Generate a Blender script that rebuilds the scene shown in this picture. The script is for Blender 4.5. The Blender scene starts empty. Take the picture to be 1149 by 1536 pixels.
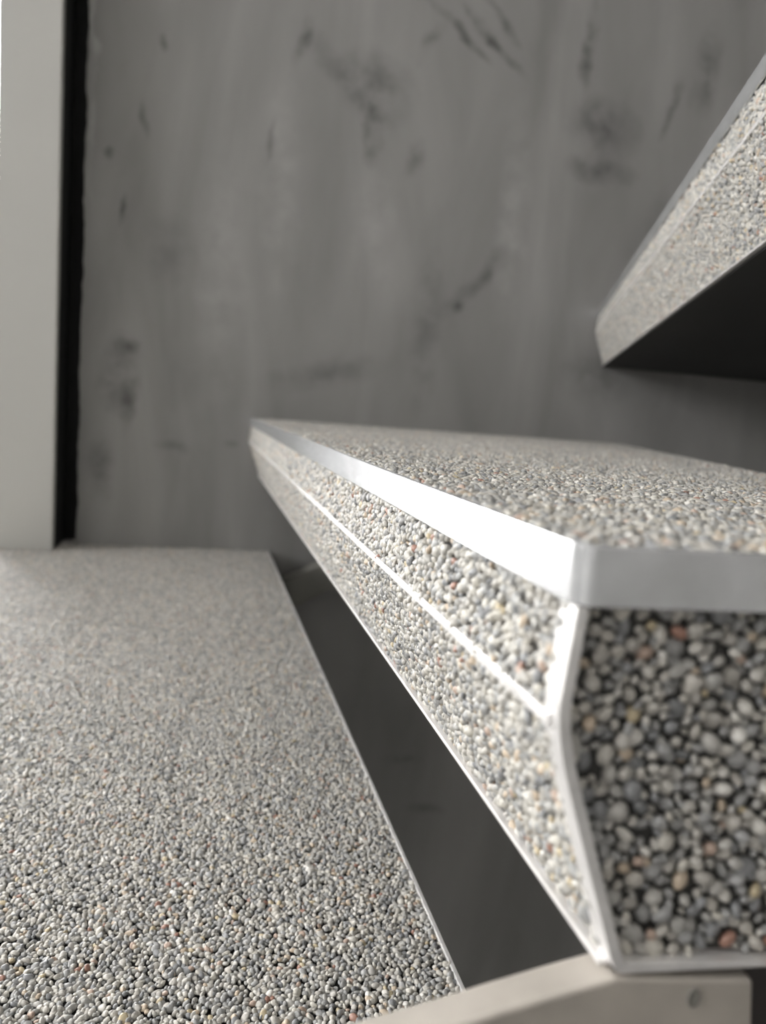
import bpy, bmesh, math, random
import numpy as np
from mathutils import Vector, Matrix

random.seed(7)
rng = np.random.default_rng(7)
SC = bpy.context.scene
COL = SC.collection

# ------------------------------------------------------------------ camera
FPX = 1152.0
PITCH = math.radians(7.27)
ROLL = math.radians(4.29)
CAM = Vector((0, 0, 1.25))
H = Vector((1, 0, 0))
F = Vector((0, math.cos(PITCH), -math.sin(PITCH)))
T = Vector((0, math.sin(PITCH), math.cos(PITCH)))
R = H * math.cos(ROLL) + T * math.sin(ROLL)
U = T * math.cos(ROLL) - H * math.sin(ROLL)
cd = bpy.data.cameras.new('camera')
cd.lens = 27.0
cd.sensor_width = 36.0
cd.clip_start = 0.01
cd.clip_end = 100
cd.dof.use_dof = True
cd.dof.focus_distance = 0.31
cd.dof.aperture_fstop = 8.8
cam = bpy.data.objects.new('camera', cd)
COL.objects.link(cam)
m = Matrix((R, U, -F)).transposed().to_4x4()
m.translation = CAM
cam.matrix_world = m
SC.camera = cam

# ------------------------------------------------------------------ light and exposure
SC.view_settings.view_transform = 'Standard'
SC.view_settings.look = 'None'
SC.view_settings.gamma = 1.0
SC.view_settings.exposure = 0.0
SC.view_settings.use_curve_mapping = False
world = bpy.data.worlds.new('sky')
SC.world = world
world.use_nodes = True
bg = world.node_tree.nodes['Background']
bg.inputs['Color'].default_value = (1.0, 0.992, 0.985, 1)
bg.inputs['Strength'].default_value = 23.5


def portal(name, loc, direction, sx, sy):
    l = bpy.data.lights.new(name, 'AREA')
    l.shape = 'RECTANGLE'
    l.size, l.size_y = sx, sy
    l.cycles.is_portal = True
    o = bpy.data.objects.new(name, l)
    COL.objects.link(o)
    o.location = loc
    o.rotation_euler = Vector(direction).to_track_quat('-Z', 'Y').to_euler()


# ------------------------------------------------------------------ measuring helpers
def ray(px, py):
    return F * FPX + R * (px - 574.5) - U * (py - 768.0)


def at_plane(px, py, p0, nrm):
    d = ray(px, py)
    t = (Vector(p0) - CAM).dot(nrm) / d.dot(nrm)
    return CAM + d * t


def at_z(px, py, z):
    d = ray(px, py)
    return CAM + d * ((z - CAM.z) / d.z)


def flat(v):
    v = Vector((v[0], v[1], 0))
    return v.normalized()


def line_plane(p, d, p0, nrm):
    return p + d * ((p0 - p).dot(nrm) / d.dot(nrm))


RISE = 0.219
A0 = CAM + ray(876, 821) * (0.15 / ray(876, 821).y)     # near top corner of the middle tread
Z_MID = A0.z
Z_LOW = Z_MID - RISE
Z_UP = Z_MID + RISE + .011
E_DIR = flat(ray(7500, 1140))                           # direction of the open side of the stair
E_NRM = Vector((-E_DIR.y, E_DIR.x, 0))                  # points away from the camera
if E_NRM.y < 0: E_NRM = -E_NRM
N_DIR = flat(ray(308, 601))                             # along the nose of the middle tread
W_DIR = flat(Vector((1, 0.22, 0)))                      # along the plaster wall
W_NRM = Vector((-W_DIR.y, W_DIR.x, 0))
W_P = Vector((-0.34, 1.235, 0))


def wall_xy(x, off=0.0):
    """point of the wall plane at world x, moved off towards the camera"""
    return line_plane(Vector((x, 0, 0)), Vector((0, 1, 0)), W_P - W_NRM * off, W_NRM)


# ------------------------------------------------------------------ mesh helpers
def tag(o, label=None, cat=None, group=None, kind=None):
    if label: o['label'] = label
    if cat: o['category'] = cat
    if group: o['group'] = group
    if kind: o['kind'] = kind
    return o


def link_mesh(name, verts, faces, mat, parent=None, bevel=0, smooth=False, recalc=True):
    me = bpy.data.meshes.new(name)
    me.from_pydata([tuple(v) for v in verts], [], faces)
    if recalc:
        bm = bmesh.new(); bm.from_mesh(me)
        bmesh.ops.recalc_face_normals(bm, faces=bm.faces)
        bm.to_mesh(me); bm.free()
    if smooth:
        me.shade_smooth()
    me.materials.append(mat)
    o = bpy.data.objects.new(name, me)
    COL.objects.link(o)
    if parent:
        o.parent = parent
    if bevel:
        b = o.modifiers.new('bevel', 'BEVEL')
        b.width = bevel; b.segments = 2; b.limit_method = 'ANGLE'; b.angle_limit = 0.5
    return o


def prism(loop_a, loop_b):
    n = len(loop_a)
    v = list(loop_a) + list(loop_b)
    f = [tuple(range(n)), tuple(range(2 * n - 1, n - 1, -1))]
    for i in range(n):
        j = (i + 1) % n
        f.append((i, j, n + j, n + i))
    return v, f


def box(x0, x1, y0, y1, z0, z1):
    a = [(x0, y0, z0), (x1, y0, z0), (x1, y1, z0), (x0, y1, z0)]
    b = [(x, y, z1) for x, y, _ in a]
    return prism(a, b)


def merge(parts):
    V, Fc = [], []
    for v, f in parts:
        k = len(V)
        V += list(v)
        Fc += [tuple(i + k for i in q) for q in f]
    return V, Fc


def empty(name, loc):
    o = bpy.data.objects.new(name, None)
    COL.objects.link(o)
    o.location = loc
    o.empty_display_size = 0.05
    return o


# ------------------------------------------------------------------ materials
def mat_new(name):
    mt = bpy.data.materials.new(name)
    mt.use_nodes = True
    nt = mt.node_tree
    return mt, nt, nt.nodes, nt.links, nt.nodes['Principled BSDF']


def ramp(nodes, stops, interp='LINEAR'):
    r = nodes.new('ShaderNodeValToRGB')
    cr = r.color_ramp
    cr.interpolation = interp
    while len(cr.elements) < len(stops):
        cr.elements.new(0.5)
    for e, (p, c) in zip(cr.elements, stops):
        e.position = p
        e.color = (c[0], c[1], c[2], 1)
    return r


def pebble_material():
    mt, nt, N, L, b = mat_new('resin_bound_pebble')
    oi = N.new('ShaderNodeObjectInfo')
    stops = [(0.0, (.37, .355, .325)), (.10, (.44, .425, .39)), (.20, (.29, .29, .283)), (.28, (.40, .39, .365)),
             (.38, (.50, .48, .43)), (.46, (.33, .332, .328)), (.56, (.46, .44, .40)), (.62, (.23, .235, .24)),
             (.68, (.54, .525, .485)), (.76, (.36, .355, .335)), (.84, (.27, .272, .265)), (.885, (.60, .585, .55)),
             (.91, (.47, .39, .30)), (.94, (.18, .185, .19)), (.962, (.43, .33, .27)), (.978, (.30, .17, .13)),
             (.986, (.47, .40, .27)), (.998, (.20, .26, .36))]
    r = ramp(N, stops, 'CONSTANT')
    L.new(oi.outputs['Random'], r.inputs['Fac'])
    # mottling inside each stone
    tc = N.new('ShaderNodeTexCoord')
    nz = N.new('ShaderNodeTexNoise')
    nz.inputs['Scale'].default_value = 1.6
    nz.inputs['Detail'].default_value = 3
    L.new(tc.outputs['Object'], nz.inputs['Vector'])
    mr = N.new('ShaderNodeMapRange')
    mr.inputs['To Min'].default_value = 0.90
    mr.inputs['To Max'].default_value = 1.26
    L.new(nz.outputs['Fac'], mr.inputs['Value'])
    vm = N.new('ShaderNodeVectorMath'); vm.operation = 'SCALE'
    L.new(r.outputs['Color'], vm.inputs[0]); L.new(mr.outputs['Result'], vm.inputs['Scale'])
    L.new(vm.outputs['Vector'], b.inputs['Base Color'])
    b.inputs['Roughness'].default_value = 0.38
    b.inputs['Specular IOR Level'].default_value = 0.5
    return mt


def plain(name, color, rough=0.6, metal=0.0, noise=0.0, scale=20, bump=0.0, stretch=None):
    mt, nt, N, L, b = mat_new(name)
    b.inputs['Roughness'].default_value = rough
    b.inputs['Metallic'].default_value = metal
    b.inputs['Base Color'].default_value = (*color, 1)
    if noise or bump:
        tc = N.new('ShaderNodeTexCoord')
        mp = N.new('ShaderNodeMapping')
        if stretch: mp.inputs['Scale'].default_value = stretch
        L.new(tc.outputs['Object'], mp.inputs['Vector'])
        nz = N.new('ShaderNodeTexNoise')
        nz.inputs['Scale'].default_value = scale
        nz.inputs['Detail'].default_value = 6
        L.new(mp.outputs['Vector'], nz.inputs['Vector'])
        r = ramp(N, [(.3, tuple(c * (1 - noise) for c in color)), (.7, tuple(min(1, c * (1 + noise)) for c in color))])
        L.new(nz.outputs['Fac'], r.inputs['Fac'])
        L.new(r.outputs['Color'], b.inputs['Base Color'])
        if bump:
            bp = N.new('ShaderNodeBump')
            bp.inputs['Strength'].default_value = bump
            bp.inputs['Distance'].default_value = 0.001
            L.new(nz.outputs['Fac'], bp.inputs['Height'])
            L.new(bp.outputs['Normal'], b.inputs['Normal'])
    return mt


M_PEB = pebble_material()
M_RESIN = plain('dark_resin_bed', (.045, .044, .042), .5, noise=.3, scale=300)
M_ALU = plain('aluminium_trim', (.74, .755, .775), .22, 0.75, noise=.10, scale=90, bump=.25)
M_ALU_W = plain('pale_trim', (.78, .765, .755), .34, 0.35, noise=.10, scale=110, bump=.3)
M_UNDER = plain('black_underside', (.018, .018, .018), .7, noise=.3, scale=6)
M_WOOD = plain('cream_stringer', (.385, .355, .315), .6, noise=.2, scale=34, bump=.6)
M_RAIL = plain('shaded_stringer_tone', (.20, .195, .175), .6, noise=.08, scale=20)  # stringer colour darkened to paint in shade at the wall; also colours the plug
M_SHADE_BLOCK = plain('dark_brown_shade', (.03, .026, .024), .5, noise=.1, scale=20)  # shade put into the colour of the added block
M_WHITE = plain('white_painted_frame', (.45, .448, .425), .45, noise=.02, scale=3)
M_BLACK = plain('black_joint_foam', (.006, .006, .006), .8, noise=.3, scale=60)
M_FLOOR = plain('concrete_floor', (.06, .058, .055), .7, noise=.2, scale=3)
M_ROOM = plain('room_plaster', (.62, .61, .59), .85, noise=.06, scale=2)


def wall_material():
    mt, nt, N, L, b = mat_new('trowelled_grey_plaster')
    tc = N.new('ShaderNodeTexCoord')
    # broad clouding, stretched upright like trowel passes
    mp = N.new('ShaderNodeMapping'); mp.inputs['Scale'].default_value = (5.0, 5.0, 1.2)
    L.new(tc.outputs['Object'], mp.inputs['Vector'])
    n1 = N.new('ShaderNodeTexNoise'); n1.inputs['Scale'].default_value = 1.6; n1.inputs['Detail'].default_value = 5
    n1.inputs['Distortion'].default_value = .6
    L.new(mp.outputs['Vector'], n1.inputs['Vector'])
    base = ramp(N, [(.28, (.205, .202, .197)), (.5, (.258, .254, .249)), (.72, (.325, .32, .313))])
    L.new(n1.outputs['Fac'], base.inputs['Fac'])
    # warp for the marks
    nw = N.new('ShaderNodeTexNoise'); nw.inputs['Scale'].default_value = 16; nw.inputs['Detail'].default_value = 5
    L.new(tc.outputs['Object'], nw.inputs['Vector'])
    sub = N.new('ShaderNodeVectorMath'); sub.operation = 'SUBTRACT'; sub.inputs[1].default_value = (.5, .5, .5)
    L.new(nw.outputs['Color'], sub.inputs[0])
    sc = N.new('ShaderNodeVectorMath'); sc.operation = 'SCALE'; sc.inputs['Scale'].default_value = .038
    L.new(sub.outputs['Vector'], sc.inputs[0])
    add = N.new('ShaderNodeVectorMath'); add.operation = 'ADD'
    L.new(tc.outputs['Object'], add.inputs[0]); L.new(sc.outputs['Vector'], add.inputs[1])
    # the trowel marks of the photograph: pixel centre, half sizes in pixels, tilt, strength (+ dark, - pale)
    marks = [(560, 130, 60, 45, 20, .5), (560, 200, 14, 42, 0, .9), (520, 120, 90, 20, 40, .35),
             (905, 190, 55, 40, 0, .6), (900, 255, 50, 18, 0, .7), (885, 70, 10, 55, 5, .9),
             (1010, 160, 8, 45, 12, .6), (1060, 110, 22, 60, 5, .6), (690, 45, 55, 8, 35, .8),
             (740, 60, 60, 8, 40, .8), (755, 30, 40, 8, 45, .6), (650, 60, 10, 40, 30, .5),
             (455, 60, 8, 35, 10, .6), (405, 215, 6, 30, 15, .6), (620, 235, 12, 28, 20, .5),
             (217, 175, 6, 30, 0, .7), (247, 62, 7, 11, 0, .7), (170, 231, 8, 9, 0, .7), (183, 315, 5, 22, 0, .6),
             (180, 560, 28, 55, 8, .7), (150, 700, 20, 50, 0, .5), (190, 520, 18, 12, 0, .6),
             (700, 440, 60, 12, -50, .4), (740, 400, 14, 40, 30, .5), (690, 462, 10, 8, 0, .6),
             (345, 668, 10, 7, 0, .5), (190, 610, 10, 40, 0, .5), (250, 380, 40, 50, 0, .25),
             (640, 480, 22, 130, 0, .3), (490, 560, 90, 22, -15, .35), (260, 670, 22, 10, 0, .3),
             (600, 1135, 30, 8, 0, .5), (640, 1215, 26, 8, 10, .5), (1045, 1500, 14, 20, 0, .3),
             (900, 560, 60, 40, 0, .4), (770, 330, 22, 150, 0, -.5), (420, 300, 26, 160, 0, -.35),
             (330, 430, 30, 200, 0, -.3), (1000, 330, 30, 60, 10, .35), (560, 330, 26, 90, 0, -.3),
             (140, 60, 5, 200, 0, -.6)]
    total = None
    for px, py, hx, hy, tilt, s in marks:
        c = at_plane(px, py, W_P, W_NRM)
        mpp = (c - CAM).dot(F) / FPX
        m_ = N.new('ShaderNodeMapping'); m_.vector_type = 'TEXTURE'
        m_.inputs['Location'].default_value = c
        m_.inputs['Rotation'].default_value = (0, math.radians(tilt), 0)
        m_.inputs['Scale'].default_value = (hx * mpp * 1.3, 1.0, hy * mpp * 1.3)
        L.new(add.outputs['Vector'], m_.inputs['Vector'])
        g = N.new('ShaderNodeTexGradient'); g.gradient_type = 'SPHERICAL'
        L.new(m_.outputs['Vector'], g.inputs['Vector'])
        mu = N.new('ShaderNodeMath'); mu.operation = 'MULTIPLY_ADD'
        L.new(g.outputs['Fac'], mu.inputs[0]); mu.inputs[1].default_value = s
        if total is None: mu.inputs[2].default_value = 0
        else: L.new(total, mu.inputs[2])
        total = mu.outputs[0]
    mr = N.new('ShaderNodeMapRange')
    mr.inputs['From Min'].default_value = -1; mr.inputs['From Max'].default_value = 1
    mr.inputs['To Min'].default_value = 1.62; mr.inputs['To Max'].default_value = 0.38
    nm = N.new('ShaderNodeTexNoise'); nm.inputs['Scale'].default_value = 26; nm.inputs['Detail'].default_value = 4
    L.new(tc.outputs['Object'], nm.inputs['Vector'])
    m3 = N.new('ShaderNodeMapRange')
    m3.inputs['From Min'].default_value = .35; m3.inputs['From Max'].default_value = .65
    m3.inputs['To Min'].default_value = .35; m3.inputs['To Max'].default_value = 1.75
    L.new(nm.outputs['Fac'], m3.inputs['Value'])
    mm = N.new('ShaderNodeMath'); mm.operation = 'MULTIPLY'
    L.new(total, mm.inputs[0]); L.new(m3.outputs['Result'], mm.inputs[1])
    L.new(mm.outputs[0], mr.inputs['Value'])
    vm = N.new('ShaderNodeVectorMath'); vm.operation = 'SCALE'
    L.new(base.outputs['Color'], vm.inputs[0]); L.new(mr.outputs['Result'], vm.inputs['Scale'])
    L.new(vm.outputs['Vector'], b.inputs['Base Color'])
    b.inputs['Roughness'].default_value = .72
    n2 = N.new('ShaderNodeTexNoise'); n2.inputs['Scale'].default_value = 45; n2.inputs['Detail'].default_value = 6
    L.new(tc.outputs['Object'], n2.inputs['Vector'])
    bp = N.new('ShaderNodeBump'); bp.inputs['Strength'].default_value = .15; bp.inputs['Distance'].default_value = .002
    L.new(n2.outputs['Fac'], bp.inputs['Height']); L.new(bp.outputs['Normal'], b.inputs['Normal'])
    return mt


M_WALL = wall_material()


def glass_material():
    mt = bpy.data.materials.new('window_glass'); mt.use_nodes = True
    nt = mt.node_tree; N = nt.nodes; L = nt.links
    N.clear()
    o = N.new('ShaderNodeOutputMaterial'); mx = N.new('ShaderNodeMixShader')
    t = N.new('ShaderNodeBsdfTransparent'); g = N.new('ShaderNodeBsdfGlossy'); f = N.new('ShaderNodeFresnel')
    g.inputs['Roughness'].default_value = 0.02
    L.new(f.outputs[0], mx.inputs[0]); L.new(t.outputs[0], mx.inputs[1]); L.new(g.outputs[0], mx.inputs[2])
    L.new(mx.outputs[0], o.inputs[0])
    return mt


M_GLASS = glass_material()

# ------------------------------------------------------------------ pebble geometry
def warped_ico(seed, sub=2):
    r_ = random.Random(seed)
    bm = bmesh.new()
    bmesh.ops.create_icosphere(bm, subdivisions=sub, radius=1.0)
    fr = [(Vector((r_.uniform(-1, 1), r_.uniform(-1, 1), r_.uniform(-1, 1))).normalized(), r_.uniform(-.34, .16)) for _ in range(9)]
    for v in bm.verts:
        n = v.co.normalized()
        k = 1.0
        for d, a in fr:
            k += a * max(0, n.dot(d)) ** 3
        v.co = n * k
    me = bpy.data.meshes.new('pebble')
    bm.to_mesh(me); bm.free()
    me.shade_smooth()
    me.materials.append(M_PEB)
    return me


PEBBLES = [warped_ico(s) for s in range(10)]


def pebble_node_group():
    ng = bpy.data.node_groups.new('pebbles_on_points', 'GeometryNodeTree')
    ng.interface.new_socket('Geometry', in_out='INPUT', socket_type='NodeSocketGeometry')
    ng.interface.new_socket('Geometry', in_out='OUTPUT', socket_type='NodeSocketGeometry')
    N, L = ng.nodes, ng.links
    gi = N.new('NodeGroupInput'); go = N.new('NodeGroupOutput')
    join = N.new('GeometryNodeJoinGeometry')
    for k in range(5):
        ic = N.new('GeometryNodeMeshIcoSphere')
        ic.inputs['Radius'].default_value = 1.0; ic.inputs['Subdivisions'].default_value = 2
        nz = N.new('ShaderNodeTexNoise'); nz.noise_dimensions = '4D'
        nz.inputs['Scale'].default_value = .75; nz.inputs['Detail'].default_value = 0
        nz.inputs['W'].default_value = 3.7 * k
        sb = N.new('ShaderNodeVectorMath'); sb.operation = 'SUBTRACT'; sb.inputs[1].default_value = (.5, .5, .5)
        sc = N.new('ShaderNodeVectorMath'); sc.operation = 'SCALE'; sc.inputs['Scale'].default_value = .85
        sp = N.new('GeometryNodeSetPosition')
        ss = N.new('GeometryNodeSetShadeSmooth')
        sm = N.new('GeometryNodeSetMaterial'); sm.inputs['Material'].default_value = M_PEB
        gt = N.new('GeometryNodeGeometryToInstance')
        L.new(nz.outputs['Color'], sb.inputs[0]); L.new(sb.outputs['Vector'], sc.inputs[0])
        L.new(ic.outputs['Mesh'], sp.inputs['Geometry']); L.new(sc.outputs['Vector'], sp.inputs['Offset'])
        L.new(sp.outputs['Geometry'], ss.inputs['Geometry']); L.new(ss.outputs['Geometry'], sm.inputs['Geometry'])
        L.new(sm.outputs['Geometry'], gt.inputs['Geometry']); L.new(gt.outputs['Instances'], join.inputs['Geometry'])
    iop = N.new('GeometryNodeInstanceOnPoints')
    iop.inputs['Pick Instance'].default_value = True
    def attr(name, typ):
        a = N.new('GeometryNodeInputNamedAttribute'); a.data_type = typ
        a.inputs['Name'].default_value = name
        return [s for s in a.outputs if s.enabled and s.name == 'Attribute'][0]
    e2r = N.new('FunctionNodeEulerToRotation')
    L.new(attr('rot', 'FLOAT_VECTOR'), e2r.inputs[0])
    L.new(gi.outputs[0], iop.inputs['Points'])
    L.new(join.outputs[0], iop.inputs['Instance'])
    L.new(e2r.outputs[0], iop.inputs['Rotation'])
    L.new(attr('scl', 'FLOAT_VECTOR'), iop.inputs['Scale'])
    L.new(attr('idx', 'INT'), iop.inputs['Instance Index'])
    L.new(iop.outputs['Instances'], go.inputs[0])
    return ng


NG = pebble_node_group()


def frame_euler(nrm, spin, tiltx, tilty):
    z = Vector(nrm)
    q = z.to_track_quat('Z', 'Y')
    from mathutils import Euler
    return (q @ Euler((tiltx, tilty, spin)).to_quaternion()).to_euler()


def pebble_layer(name, parent, org, eu, ev, poly, pitch, size, depth=0.0, jitter=.34, rough=.22, roll_rough=0.25):
    """stones pressed into the plane org + u*eu + v*ev inside poly (u, v); normal eu x ev; ONE stuff object"""
    org, eu, ev = Vector(org), Vector(eu).normalized(), Vector(ev).normalized()
    nrm = eu.cross(ev).normalized()
    P = np.array(poly)
    u0, v0 = P.min(0); u1, v1 = P.max(0)
    dv = pitch * .866
    nu, nv = int((u1 - u0) / pitch) + 2, int((v1 - v0) / dv) + 2
    gu, gv = np.meshgrid(np.arange(nu), np.arange(nv))
    uu = u0 + (gu + .5 * (gv % 2)) * pitch; vv = v0 + gv * dv
    uu = (uu + rng.normal(0, jitter * pitch * .6, uu.shape)).ravel(); vv = (vv + rng.normal(0, jitter * pitch * .6, vv.shape)).ravel()
    inside = np.ones(len(uu), bool)
    # convex polygon test
    n = len(P)
    area = sum(P[i][0] * P[(i + 1) % n][1] - P[(i + 1) % n][0] * P[i][1] for i in range(n))
    sg = 1 if area > 0 else -1
    for i in range(n):
        a, b2 = P[i], P[(i + 1) % n]
        inside &= sg * ((b2[0] - a[0]) * (vv - a[1]) - (b2[1] - a[1]) * (uu - a[0])) >= 0
    uu, vv = uu[inside], vv[inside]
    k = len(uu)
    r_ = size * .5 * np.clip(rng.lognormal(-.01, .2, k), .6, 1.55)
    h = -depth - r_ * .45 + rng.normal(0, size * .10 * (rough / .22), k)
    E, V_, Nn = np.array(eu), np.array(ev), np.array(nrm)
    pts = np.array(org) + uu[:, None] * E + vv[:, None] * V_ + h[:, None] * Nn
    scl = np.stack([r_ * rng.uniform(.95, 1.25, k), r_ * rng.uniform(.78, 1.05, k), r_ * rng.uniform(.6, .92, k)], 1)
    # rotation: surface frame * random spin * small tilt, vectorised
    B = np.stack([E, V_, Nn], 1)
    a = rng.uniform(0, 6.283, k); tx = rng.normal(0, roll_rough * 1.6, k); ty = rng.normal(0, roll_rough * 1.6, k)
    ca, sa, cx, sx, cy, sy = np.cos(a), np.sin(a), np.cos(tx), np.sin(tx), np.cos(ty), np.sin(ty)
    Z = np.zeros(k); O = np.ones(k)
    Rz = np.array([[ca, -sa, Z], [sa, ca, Z], [Z, Z, O]]).transpose(2, 0, 1)
    Rx = np.array([[O, Z, Z], [Z, cx, -sx], [Z, sx, cx]]).transpose(2, 0, 1)
    Ry = np.array([[cy, Z, sy], [Z, O, Z], [-sy, Z, cy]]).transpose(2, 0, 1)
    M = B[None] @ Rx @ Ry @ Rz
    ey = np.arcsin(np.clip(-M[:, 2, 0], -1, 1)); ex = np.arctan2(M[:, 2, 1], M[:, 2, 2]); ez = np.arctan2(M[:, 1, 0], M[:, 0, 0])
    rot = np.stack([ex, ey, ez], 1)
    return point_stones(name, parent, pts, rot, scl)


def point_stones(name, parent, pts, rot, scl):
    k = len(pts)
    me = bpy.data.meshes.new(name)
    me.vertices.add(k)
    me.vertices.foreach_set('co', pts.astype(np.float32).ravel())
    for nm, typ, dat, fld in (('rot', 'FLOAT_VECTOR', rot.astype(np.float32).ravel(), 'vector'),
                              ('scl', 'FLOAT_VECTOR', scl.astype(np.float32).ravel(), 'vector'),
                              ('idx', 'INT', rng.integers(0, 5, k).astype(np.int32), 'value')):
        at = me.attributes.new(nm, typ, 'POINT')
        at.data.foreach_set(fld, dat)
    me.materials.append(M_PEB)
    o = bpy.data.objects.new(name, me)
    COL.objects.link(o)
    if parent:
        o.parent = parent
        o.matrix_parent_inverse = Matrix.Translation(-Vector(parent.location))
    md = o.modifiers.new('pebbles', 'NODES'); md.node_group = NG
    o['kind'] = 'stuff'
    return o


def P(parent, o):
    """keep a world-space mesh where it is below a located parent"""
    o.parent = parent
    o.matrix_parent_inverse = Matrix.Translation(-Vector(parent.location))
    return o


# ------------------------------------------------------------------ the setting
def vertical_wall(name, x0, x1, z0, z1, off, thick, mat, rough_left=False):
    a, b = wall_xy(x0, off), wall_xy(x1, off)
    d = W_NRM * thick
    if not rough_left:
        lo = [Vector((p.x, p.y, z0)) for p in (a, b, b + d, a + d)]
        hi = [Vector((p.x, p.y, z1)) for p in (a, b, b + d, a + d)]
        v, f = prism(lo, hi)
        return link_mesh(name, v, f, mat)
    # broken plaster edge on the left
    n = 260
    zs = np.linspace(z0, z1, n)
    w = np.zeros(n)
    for s, amp in ((5.3, .0012), (17, .0006), (43, .0005), (97, .0004)):
        ph = rng.uniform(0, 6.28)
        w += amp * np.sin(zs * s * 6.28 / 1.0 + ph + 1.5 * np.sin(zs * s * 2.1))
    V = []; Fc = []
    for z, dx in zip(zs, w):
        q = a + W_DIR * float(dx)
        for p in (q, b, b + d, q + d):
            V.append((p.x, p.y, z))
    for i in range(n - 1):
        k = 4 * i
        for e in range(4):
            g = (e + 1) % 4
            Fc.append((k + e, k + g, k + 4 + g, k + 4 + e))
    Fc.append((0, 1, 2, 3)); Fc.append((4 * n - 4, 4 * n - 3, 4 * n - 2, 4 * n - 1))
    return link_mesh(name, V, Fc, mat)


CEIL = 2.9
px_edge = at_plane(124, 400, W_P, W_NRM)
px_post_r = at_plane(87, 400, wall_xy(-.5, .06), W_NRM)
px_post_l = at_plane(-2, 5, wall_xy(-.5, .06), W_NRM)
wl = vertical_wall('wall_back', px_edge.x, 2.6, 0, CEIL, 0, .16, M_WALL, rough_left=True)
tag(wl, 'grey trowelled plaster wall behind the stairs with dark smudged marks', kind='structure')
def slab(x0, x1, z0, z1, off, thick):
    a, b = wall_xy(x0, off), wall_xy(x1, off)
    d = W_NRM * thick
    return prism([Vector((p.x, p.y, z0)) for p in (a, b, b + d, a + d)], [Vector((p.x, p.y, z1)) for p in (a, b, b + d, a + d)])


jt = link_mesh('trim_1', *merge([slab(px_post_l.x + .03, px_post_r.x - .004, Z_LOW + .0005, CEIL, .0445, .08),
                                 slab(px_post_r.x - .08, px_edge.x + .02, Z_LOW + .0005, CEIL, -.035, .06)]), M_BLACK)
tag(jt, 'black joint strip between white window post and grey plaster wall', kind='structure')

# window: white post, sill, head, far jamb, glass
win = empty('window_1', (px_post_l.x, px_post_l.y, Z_LOW))
tag(win, 'tall window left of the plaster wall behind a white post', kind='structure')
XW0 = -2.45


def wpart(name, x0, x1, z0, z1, off, thick, mat, bevel=.002):
    a, b = wall_xy(x0, off), wall_xy(x1, off)
    d = W_NRM * thick
    v, f = prism([Vector((p.x, p.y, z0)) for p in (a, b, b + d, a + d)], [Vector((p.x, p.y, z1)) for p in (a, b, b + d, a + d)])
    return P(win, link_mesh(name, v, f, mat, bevel=bevel))


wpart('window_post', px_post_l.x, px_post_r.x, Z_LOW + .0005, CEIL, .06, .015, M_WHITE, .0015)
wpart('window_post', XW0, XW0 + .09, Z_LOW + .0005, CEIL, .05, .10, M_WHITE)
wpart('window_rail', XW0 + .09, px_post_l.x, Z_LOW + .0005, Z_LOW + .02, .03, .08, M_WHITE)
wpart('window_rail', XW0 + .09, px_post_l.x, 2.72, CEIL, .05, .08, M_WHITE)
wpart('pane', XW0 + .09, px_post_l.x + .02, Z_LOW + .02, 2.72, .01, .006, M_GLASS, 0)

fl = link_mesh('floor', *box(-3.2, 2.9, -2.6, 3.0, -.1, 0), M_FLOOR)
tag(fl, 'dark concrete floor below the stairs', kind='structure')
ce = link_mesh('ceiling', *box(-3.2, 2.9, -2.6, 3.0, CEIL, CEIL + .1), M_ROOM)
tag(ce, 'plain grey ceiling above the stairs', kind='structure')
wr = link_mesh('wall_right', *box(2.6, 2.7, -2.6, 3.0, 0, CEIL), M_ROOM)
tag(wr, 'plain plaster wall right of the stairs', kind='structure')
wf = link_mesh('wall_front', *box(-3.2, 2.6, -2.6, -2.5, 0, CEIL), M_ROOM)
tag(wf, 'plain plaster wall facing the plaster wall of the stairs', kind='structure')
# left wall, out of view; window opening added to light the tread noses
LX = -2.5
WY0, WY1, WZ0, WZ1 = -1.2, .6, Z_LOW + .62, 2.6
parts = [box(LX - .15, LX, -2.6, WY0, 0, CEIL), box(LX - .15, LX, WY1, 3.0, 0, CEIL),
         box(LX - .15, LX, WY0, WY1, 0, WZ0), box(LX - .15, LX, WY0, WY1, WZ1, CEIL)]
wlf = link_mesh('wall_left', *merge(parts), M_ROOM)
tag(wlf, 'plain plaster wall left of the landing with an added window opening', kind='structure')
added_win = empty('added_window', (LX - .08, (WY0 + WY1) / 2, WZ0))
tag(added_win, 'added unseen window in the left wall to light the stairs', kind='structure')
P(added_win, link_mesh('added_window_frame', *merge([box(LX - .11, LX - .05, WY0, WY0 + .05, WZ0, WZ1), box(LX - .11, LX - .05, WY1 - .05, WY1, WZ0, WZ1),
      box(LX - .11, LX - .05, WY0 + .05, WY1 - .05, WZ0, WZ0 + .05), box(LX - .11, LX - .05, WY0 + .05, WY1 - .05, WZ1 - .05, WZ1)]), M_WHITE))
P(added_win, link_mesh('pane', *box(LX - .085, LX - .079, WY0 + .05, WY1 - .05, WZ0 + .05, WZ1 - .05), M_GLASS))
# masonry that closes the wall below and beside window 1
low = vertical_wall('wall_below_window', -3.2, px_edge.x - .0, 0, Z_LOW, 0, .16, M_ROOM)
tag(low, 'plain masonry below the tall window', kind='structure')
sidew = vertical_wall('wall_beside_window', -3.2, XW0, Z_LOW, CEIL, 0, .16, M_ROOM)
tag(sidew, 'plain masonry beside the tall window', kind='structure')

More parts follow.
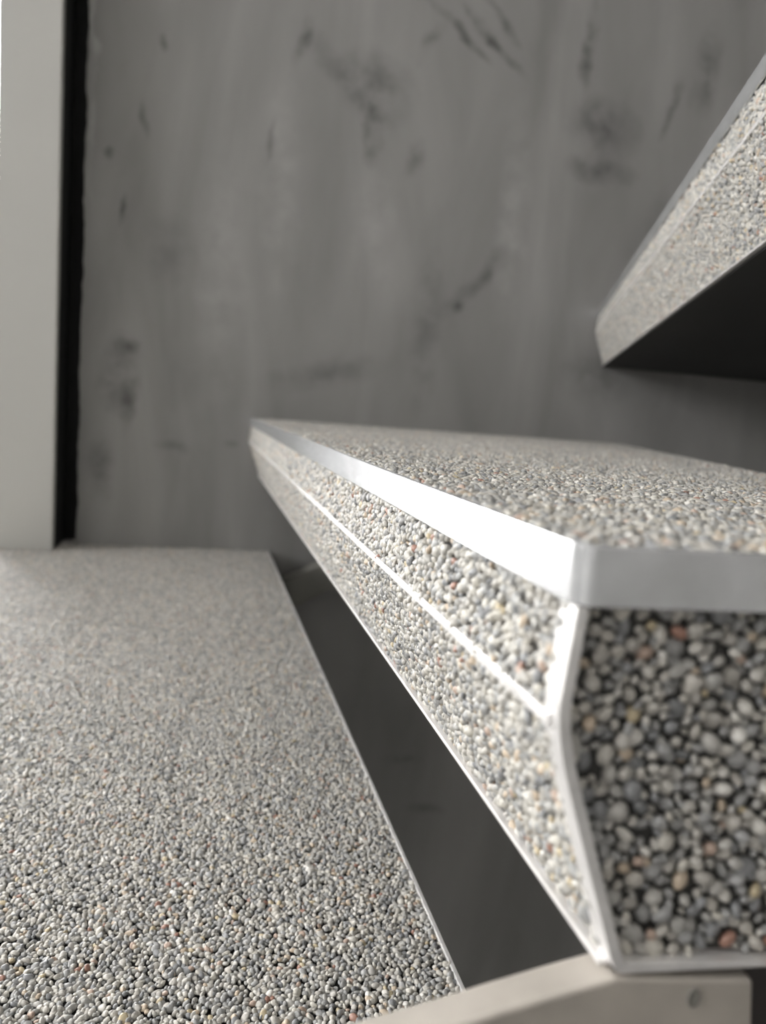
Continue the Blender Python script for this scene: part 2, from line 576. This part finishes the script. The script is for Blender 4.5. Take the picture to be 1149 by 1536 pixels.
pc = wall_xy((XW0 + px_post_l.x) / 2, -.12)
portal('window_portal', (pc.x, pc.y, (Z_LOW + 2.8) / 2), -W_NRM, abs(XW0 - px_post_l.x), 2.72 - Z_LOW)
portal('added_window_portal', (LX - .14, (WY0 + WY1) / 2, (WZ0 + WZ1) / 2), (1, 0, 0), WY1 - WY0, WZ1 - WZ0)

# ------------------------------------------------------------------ tread profile (n = into the tread, z = height from its top)
N_PERP = Vector((N_DIR.y, -N_DIR.x, 0))     # to the right, into the tread
if N_PERP.x < 0: N_PERP = -N_PERP


def prof(px, py):
    q = at_plane(px, py, A0, E_NRM)
    # slide along the nose direction back to A0's cross plane: only n and z matter
    return ((q - A0).dot(N_PERP), q.z - A0.z)


pA = (0.0, 0.0)
pB = prof(869, 910)
pC = prof(832, 1100)
pD = prof(922, 1462)
BAND = -pB[1]
THICK = -pD[1]
print('profile', pA, pB, pC, pD, 'zlow', Z_LOW, 'thick', THICK)


class Tread:
    def __init__(s, name, a_near, ndir, bdir, bpoint, label):
        s.A = Vector(a_near); s.n = ndir; s.np = Vector((ndir.y, -ndir.x, 0))
        s.bdir = bdir; s.bp = bpoint
        s.root = empty(name, (s.A.x, s.A.y, s.A.z - THICK))
        tag(s.root, label, 'stair tread', 'stone carpet stair treads')

    def near(s, n, z, off=0.0):
        p = s.A + s.np * n + Vector((0, 0, z))
        return line_plane(p, s.n, s.A + E_NRM * off, E_NRM)

    def far(s, n, z, off=.002):
        p = s.A + s.np * n + Vector((0, 0, z))
        return line_plane(p, s.n, W_P - W_NRM * off, W_NRM)

    def back_near(s, z, off=0.0):
        p = Vector((s.bp.x, s.bp.y, s.A.z + z))
        return line_plane(p, s.bdir, s.A + E_NRM * off, E_NRM)

    def back_far(s, z, off=.002):
        p = Vector((s.bp.x, s.bp.y, s.A.z + z))
        return line_plane(p, s.bdir, W_P - W_NRM * off, W_NRM)


def strip(t, name, n0, n1, z0, z1, mat, off=0.0, bevel=.0003):
    c = [(n0, z0), (n1, z0), (n1, z1), (n0, z1)]
    v, f = prism([t.near(n, z, off) for n, z in c], [t.far(n, z, .003) for n, z in c])
    return P(t.root, link_mesh(name, v, f, mat, bevel=bevel))


def lerp(a, b, k):
    return (a[0] + (b[0] - a[0]) * k, a[1] + (b[1] - a[1]) * k)


def build_tread(t, detail):
    ins = .0022                                           # pebbles sit over the core
    # core
    prf = [(ins, -.004), (pB[0] + ins, pB[1]), (pC[0] + ins, pC[1]), (pD[0] + .002, pD[1] + .001)]
    na = [t.near(n, z, .0045) for n, z in prf] + [t.back_near(pD[1] + .001, .0045), t.back_near(-.004, .0045)]
    fa = [t.far(n, z) for n, z in prf] + [t.back_far(pD[1] + .001), t.back_far(-.004)]
    v, f = prism(na, fa)
    P(t.root, link_mesh('core', v, f, M_RESIN))
    # black bottom sheet
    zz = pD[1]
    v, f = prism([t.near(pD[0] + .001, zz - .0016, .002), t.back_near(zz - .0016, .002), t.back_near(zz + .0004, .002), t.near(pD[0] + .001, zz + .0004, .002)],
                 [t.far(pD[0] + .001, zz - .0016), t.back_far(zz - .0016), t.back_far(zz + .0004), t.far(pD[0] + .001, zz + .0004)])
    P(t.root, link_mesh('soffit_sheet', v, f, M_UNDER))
    # edge band: sweep far nose -> rounded near corner -> along the open side
    r = .0028
    def offset_path(o):
        """horizontal path at distance o outside the band line"""
        corner_n = t.near(-o, 0, -o)
        d1 = t.n; d2 = E_DIR
        p_far = t.far(-o, 0, .003)
        rr = r + o
        ang = math.acos(max(-1, min(1, d1.dot(d2))))
        tl = rr / math.tan(ang / 2)
        a = corner_n + d1 * tl; b = corner_n + d2 * tl
        # arc centre
        bis = (d1 + d2).normalized()
        c = corner_n + bis * (rr / math.sin(ang / 2))
        va, vb = (a - c), (b - c)
        tot = math.atan2(va.cross(vb).z, va.dot(vb))
        arc = []
        for i in range(9):
            th = tot * i / 8
            arc.append(c + Matrix.Rotation(th, 3, 'Z') @ va)
        bn = t.back_near(0, -o)
        return [p_far] + [p_far.lerp(a, k / 10) for k in range(1, 10)] + arc + [b.lerp(bn, k / 6) for k in range(1, 7)]
    outer, inner = offset_path(.0012), offset_path(-.0004)
    V, Fc = [], []
    lean = pB[0]
    def z_shift(pth, z, k):
        return [p + Vector((0, 0, z)) for p in pth]
    rings = [z_shift(outer, .0006, 0), z_shift(outer, -BAND, 1), z_shift(inner, -BAND, 1), z_shift(inner, .0006, 0)]
    m_ = len(outer)
    for rg in rings: V += rg
    for i in range(m_ - 1):
        for e in range(4):
            g = (e + 1) % 4
            Fc.append((e * m_ + i, e * m_ + i + 1, g * m_ + i + 1, g * m_ + i))
    Fc.append(tuple(e * m_ for e in range(4))); Fc.append(tuple(e * m_ + m_ - 1 for e in range(4)))
    band = P(t.root, link_mesh('edge_band', V, Fc, M_ALU, bevel=.0004, smooth=False))
    band.data.shade_smooth()
    band.data.set_sharp_from_angle(angle=.6)
    # strip at the bend of the nose and at its foot
    strip(t, 'nose_strip', pC[0] - .0003, pC[0] + .0025, pC[1] + .0001, pC[1] + .0029, M_ALU_W, .003)
    strip(t, 'foot_strip', pD[0] - .0022, pD[0] + .001, pD[1] - .0002, pD[1] + .0012, M_ALU_W, .003)
    # bent end trim, swept in the plane of the open side
    def bend(a, b, c, k=.24, n=8):
        p, q = lerp(b, a, k), lerp(b, c, k)
        out = []
        for i in range(n + 1):
            u = i / n
            out.append(lerp(lerp(p, b, u), lerp(b, q, u), u))
        return out
    top = (pB[0] - .0002, pB[1] + .001)
    path = [top] + bend(top, pC, pD) + bend(pC, pD, (pD[0] + .02, pD[1]), .08, 4)
    bn = t.back_near(pD[1])
    endn = (bn - t.near(0, pD[1])).dot(t.np)
    path += [(pD[0] + (endn - pD[0]) * k / 4, pD[1]) for k in range(1, 5)]
    w = .0026
    inn = []
    for i, p_ in enumerate(path):
        a = path[max(i - 1, 0)]; b = path[min(i + 1, len(path) - 1)]
        dx, dz = b[0] - a[0], b[1] - a[1]
        l = math.hypot(dx, dz)
        k = w * (.45 if i > len(path) - 5 else 1)
        inn.append((p_[0] - dz / l * k, p_[1] + dx / l * k))
    V, Fc = [], []
    for ring, off in ((path, .0), (inn, .0), (inn, .0072), (path, .0072)):
        V += [t.near(n, z, off) for n, z in ring]
    m_ = len(path)
    for i in range(m_ - 1):
        for e in range(4):
            g = (e + 1) % 4
            Fc.append((e * m_ + i, e * m_ + i + 1, g * m_ + i + 1, g * m_ + i))
    Fc.append(tuple(e * m_ for e in range(4))); Fc.append(tuple(e * m_ + m_ - 1 for e in range(4)))
    P(t.root, link_mesh('end_trim', V, Fc, M_ALU_W, bevel=.0005))

    # --- stones: tread top
    up = Vector((0, 0, 1))
    org = t.near(.0006, 0, .001)
    def uv(p, o, eu, ev):
        d = p - o
        return (d.dot(eu), d.dot(ev))
    ev = t.n; eu = t.np                                    # eu x ev = up
    if eu.cross(ev).z < 0: eu, ev = ev, eu
    poly = [uv(t.near(.0012, 0, .0008), org, eu, ev), uv(t.back_near(0, .0008), org, eu, ev), uv(t.back_far(0), org, eu, ev), uv(t.far(.0012, 0), org, eu, ev)]
    pebble_layer('top_pebbles', t.root, org, eu, ev, poly, .0023, .0028, depth=-.0004, rough=.18, roll_rough=.2)
    # --- stones: upper and lower nose faces
    for nm, a, b, pit in (('nose_pebbles', (pB[0] + .0007, pB[1]), (pC[0] + .0007, pC[1] + .0022), .0025), ('lower_nose_pebbles', (pC[0] + .0007, pC[1]), (pD[0] + .0007, pD[1] + .001), .0023)):
        o3 = t.near(a[0], a[1], .007)
        ev2 = (t.near(b[0], b[1]) - t.near(a[0], a[1]))
        ev2 = (t.np * (b[0] - a[0]) + up * (b[1] - a[1])).normalized()
        eu2 = t.n
        if eu2.cross(ev2).dot(t.np) > 0: eu2, ev2 = ev2, eu2
        poly = [uv(q, o3, eu2, ev2) for q in (t.near(a[0], a[1], .0055), t.near(b[0], b[1], .0055), t.far(b[0], b[1]), t.far(a[0], a[1]))]
        pebble_layer(nm, t.root, o3, eu2, ev2, poly, pit, .0030, depth=-.0001, rough=.3, roll_rough=.35)
    # --- stones: open end face, a deep layer then the visible stones one by one
    zt, zb = -BAND, pD[1] + .0018
    o4 = t.near(0, 0, .0042)
    ev4 = up; eu4 = E_DIR                                   # eu x ev points to the camera side
    if eu4.cross(ev4).dot(E_NRM) > 0: eu4, ev4 = ev4, eu4
    cs = [t.near(pB[0] + .0022, zt, .0042), t.near(pC[0] + .0022, pC[1], .0042), t.near(pD[0] + .0022, zb, .0042), t.back_near(zb, .0042), t.back_near(zt, .0042)]
    poly4 = [uv(q, o4, eu4, ev4) for q in cs]
    pebble_layer('end_pebbles', t.root, o4, eu4, ev4, poly4, .0027, .0031, depth=.0012, rough=.35, roll_rough=.4)
    if detail:
        PP = np.array(poly4)
        # visible window of the face, nearest the corner
        placed = []
        nrm = eu4.cross(ev4).normalized()
        amin, amax = PP.min(0), PP.max(0)
        iu = 0 if abs(eu4.dot(E_DIR)) > .5 else 1
        lim = 0.06
        n_ = len(PP)
        area = sum(PP[i][0] * PP[(i + 1) % n_][1] - PP[(i + 1) % n_][0] * PP[i][1] for i in range(n_))
        sg = 1 if area > 0 else -1
        def inside(q, mrg):
            for i in range(n_):
                a, b = PP[i], PP[(i + 1) % n_]
                d = sg * ((b[0] - a[0]) * (q[1] - a[1]) - (b[1] - a[1]) * (q[0] - a[0])) / math.hypot(b[0] - a[0], b[1] - a[1])
                if d < mrg: return False
            return True
        tiers = [(.0024, 90), (.0021, 500), (.00175, 1500), (.00142, 3000), (.00112, 5000), (.00085, 5000)]
        for rad, tries in tiers:
            for _ in range(tries):
                q = [random.uniform(amin[0], amax[0]), random.uniform(amin[1], amax[1])]
                hx = q[iu] if E_DIR.dot((eu4, ev4)[iu]) > 0 else -q[iu]
                if hx > lim: continue
                if not inside(q, rad * .55): continue
                rr = rad * random.uniform(.9, 1.12)
                if all((q[0] - x) ** 2 + (q[1] - y) ** 2 > (.82 * (rr + r2)) ** 2 for x, y, r2 in placed):
                    placed.append((q[0], q[1], rr))
        placed.sort(key=lambda p: -p[2])
        print('end stones', len(placed))
        singles = placed[:300]
        for x, y, rr in singles:
            me = random.choice(PEBBLES)
            o = bpy.data.objects.new('pebble', me)
            COL.objects.link(o)
            pos = o4 + eu4 * x + ev4 * y + nrm * (random.uniform(-.0007, .0009) - rr * .35 + .0012)
            eul = frame_euler(nrm, random.uniform(0, 6.28), random.gauss(0, .4), random.gauss(0, .4))
            o.parent = t.root
            o.location = pos - t.root.location
            o.rotation_euler = eul
            o.scale = (rr * random.uniform(1.05, 1.35), rr * random.uniform(.85, 1.05), rr * random.uniform(.6, .8))
        # the smallest ones joined as one
        rest = placed[300:]
        pts = np.array([tuple(o4 + eu4 * x + ev4 * y + nrm * (random.uniform(-.0004, .0008) - rr * .3 + .001)) for x, y, rr in rest])
        rot = np.array([tuple(frame_euler(nrm, random.uniform(0, 6.28), random.gauss(0, .5), random.gauss(0, .5))) for _ in rest])
        scl = np.array([(rr * 1.2, rr, rr * .8) for _, _, rr in rest])
        point_stones('small_pebbles', t.root, pts, rot, scl)


# upper tread: measured from its lower front edge
zup_b = Z_UP - THICK
q_far = at_z(905, 548, zup_b); q_near = at_z(1149, 366, zup_b)
U_DIR = flat(q_far - q_near)
if U_DIR.y < 0: U_DIR = -U_DIR
print('U dir', U_DIR, 'N', N_DIR, 'qfar', q_far, q_near)
U_PERP = Vector((U_DIR.y, -U_DIR.x, 0))
a_up = q_near - U_PERP * pD[0]
a_up.z = Z_UP
a_up = line_plane(a_up, U_DIR, A0, E_NRM)
bp_mid = at_z(1149, 712, Z_MID)
mid = Tread('stair_tread', A0, N_DIR, U_DIR, bp_mid, 'middle stone carpet tread with bright metal edge band and dark pebbled end face')
build_tread(mid, True)
up_t = Tread('stair_tread', a_up, U_DIR, flat(Vector((.62, 1, 0))), a_up + Vector((.24, 0, 0)), 'upper stone carpet tread with black underside at the right edge of the picture')
build_tread(up_t, False)

# lower tread / landing: wide slab whose back edge runs below the middle tread's nose
b1 = at_z(400, 825, Z_LOW); b2 = at_z(695, 1497, Z_LOW)
L_DIR = flat(b1 - b2)
land = empty('stair_landing', (b2.x - .3, b2.y + .3, Z_LOW - .08))
tag(land, 'low wide stone carpet landing in front of the white window post', 'stair landing')
ln = line_plane(b2, L_DIR, A0 + E_NRM * .02, E_NRM)
lf = line_plane(b2, L_DIR, W_P - W_NRM * .002, W_NRM)
c_near = ln - E_DIR * .95; c_far = wall_xy(lf.x - 1.0, .002); c_far.z = Z_LOW


def lz(p, z): return Vector((p.x, p.y, z))


sh = Vector((-.002, 0, 0))
v, f = prism([lz(p, Z_LOW - .08) for p in (ln + sh, lf + sh, c_far, c_near)], [lz(p, Z_LOW - .0022) for p in (ln + sh, lf + sh, c_far, c_near)])
P(land, link_mesh('core', v, f, M_RESIN))
pp = Vector((L_DIR.y, -L_DIR.x, 0))
c4 = [(ln, 0), (ln, .0016)]
v, f = prism([lz(ln, Z_LOW - .080), lz(ln + pp * .0022, Z_LOW - .080), lz(ln + pp * .0022, Z_LOW + .0012), lz(ln, Z_LOW + .0012)],
             [lz(lf, Z_LOW - .080), lz(lf + pp * .0022, Z_LOW - .080), lz(lf + pp * .0022, Z_LOW + .0012), lz(lf, Z_LOW + .0012)])
P(land, link_mesh('edge_trim', v, f, M_ALU_W, bevel=.0004))
eu, ev = pp, L_DIR
if eu.cross(ev).z < 0: eu, ev = ev, eu
pol = [((q - ln).dot(eu), (q - ln).dot(ev)) for q in (ln, lf, c_far, c_near)]
pebble_layer('top_pebbles', land, ln, eu, ev, pol, .0024, .0028, depth=-.0004, rough=.22, roll_rough=.2)

# ------------------------------------------------------------------ stringers
def stringer(name, p0, nrm, pix, thick, label, mat, into):
    pts = [at_plane(x, y, p0, nrm) for x, y in pix]
    v, f = prism(pts, [q + into * thick for q in pts])
    o = link_mesh(name, v, f, mat, bevel=.0008)
    tag(o, label, 'stair stringer')
    return o


near_str = stringer('stair_stringer', A0 - E_NRM * .0005, E_NRM, [(420, 1622), (700, 1537), (750, 1521), (838, 1494), (924, 1469.5), (1130, 1470.5), (1122, 1760), (420, 2000)], .0095,
         'cream coated stair stringer carrying the open end of the middle tread', M_WOOD, E_NRM)
stringer('stair_stringer', wall_xy(0, .045), W_NRM, [(409, 880), (474, 851), (520, 830), (535, 865), (440, 912), (416, 924)], .04,
         'small blurred stringer fixed to the plaster wall in the gap behind the landing', M_RAIL, W_NRM)

# dark block added to stand in for shade, just right of the stringer
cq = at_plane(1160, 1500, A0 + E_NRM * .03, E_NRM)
cl = link_mesh('shade_block', *box(cq.x - .012, cq.x + .03, cq.y, cq.y + .042, 0, Z_MID - THICK - .0016), M_SHADE_BLOCK, bevel=.003)
tag(cl, 'dark brown block standing in for shade under the middle tread beside the cream stringer', 'shade block')

# filled screw hole in the stringer's face
kc = at_plane(1040, 1496, A0 - E_NRM * .0005, E_NRM)
V, Fc = [], []
for rad, dy in ((0, -.0001), (.0011, -.0001), (.0014, -.0004), (.0018, -.0004), (.0020, .0003)):
    for i in range(20):
        th = 2 * math.pi * i / 20
        V.append(kc + E_DIR * (rad * .85 * math.cos(th)) + Vector((0, 0, rad * 1.25 * math.sin(th))) + E_NRM * dy)
for k in range(4):
    for i in range(20):
        j = (i + 1) % 20
        Fc.append((k * 20 + i, k * 20 + j, k * 20 + 20 + j, k * 20 + 20 + i))
P(near_str, link_mesh('screw_plug', V, Fc, M_RAIL, smooth=True))
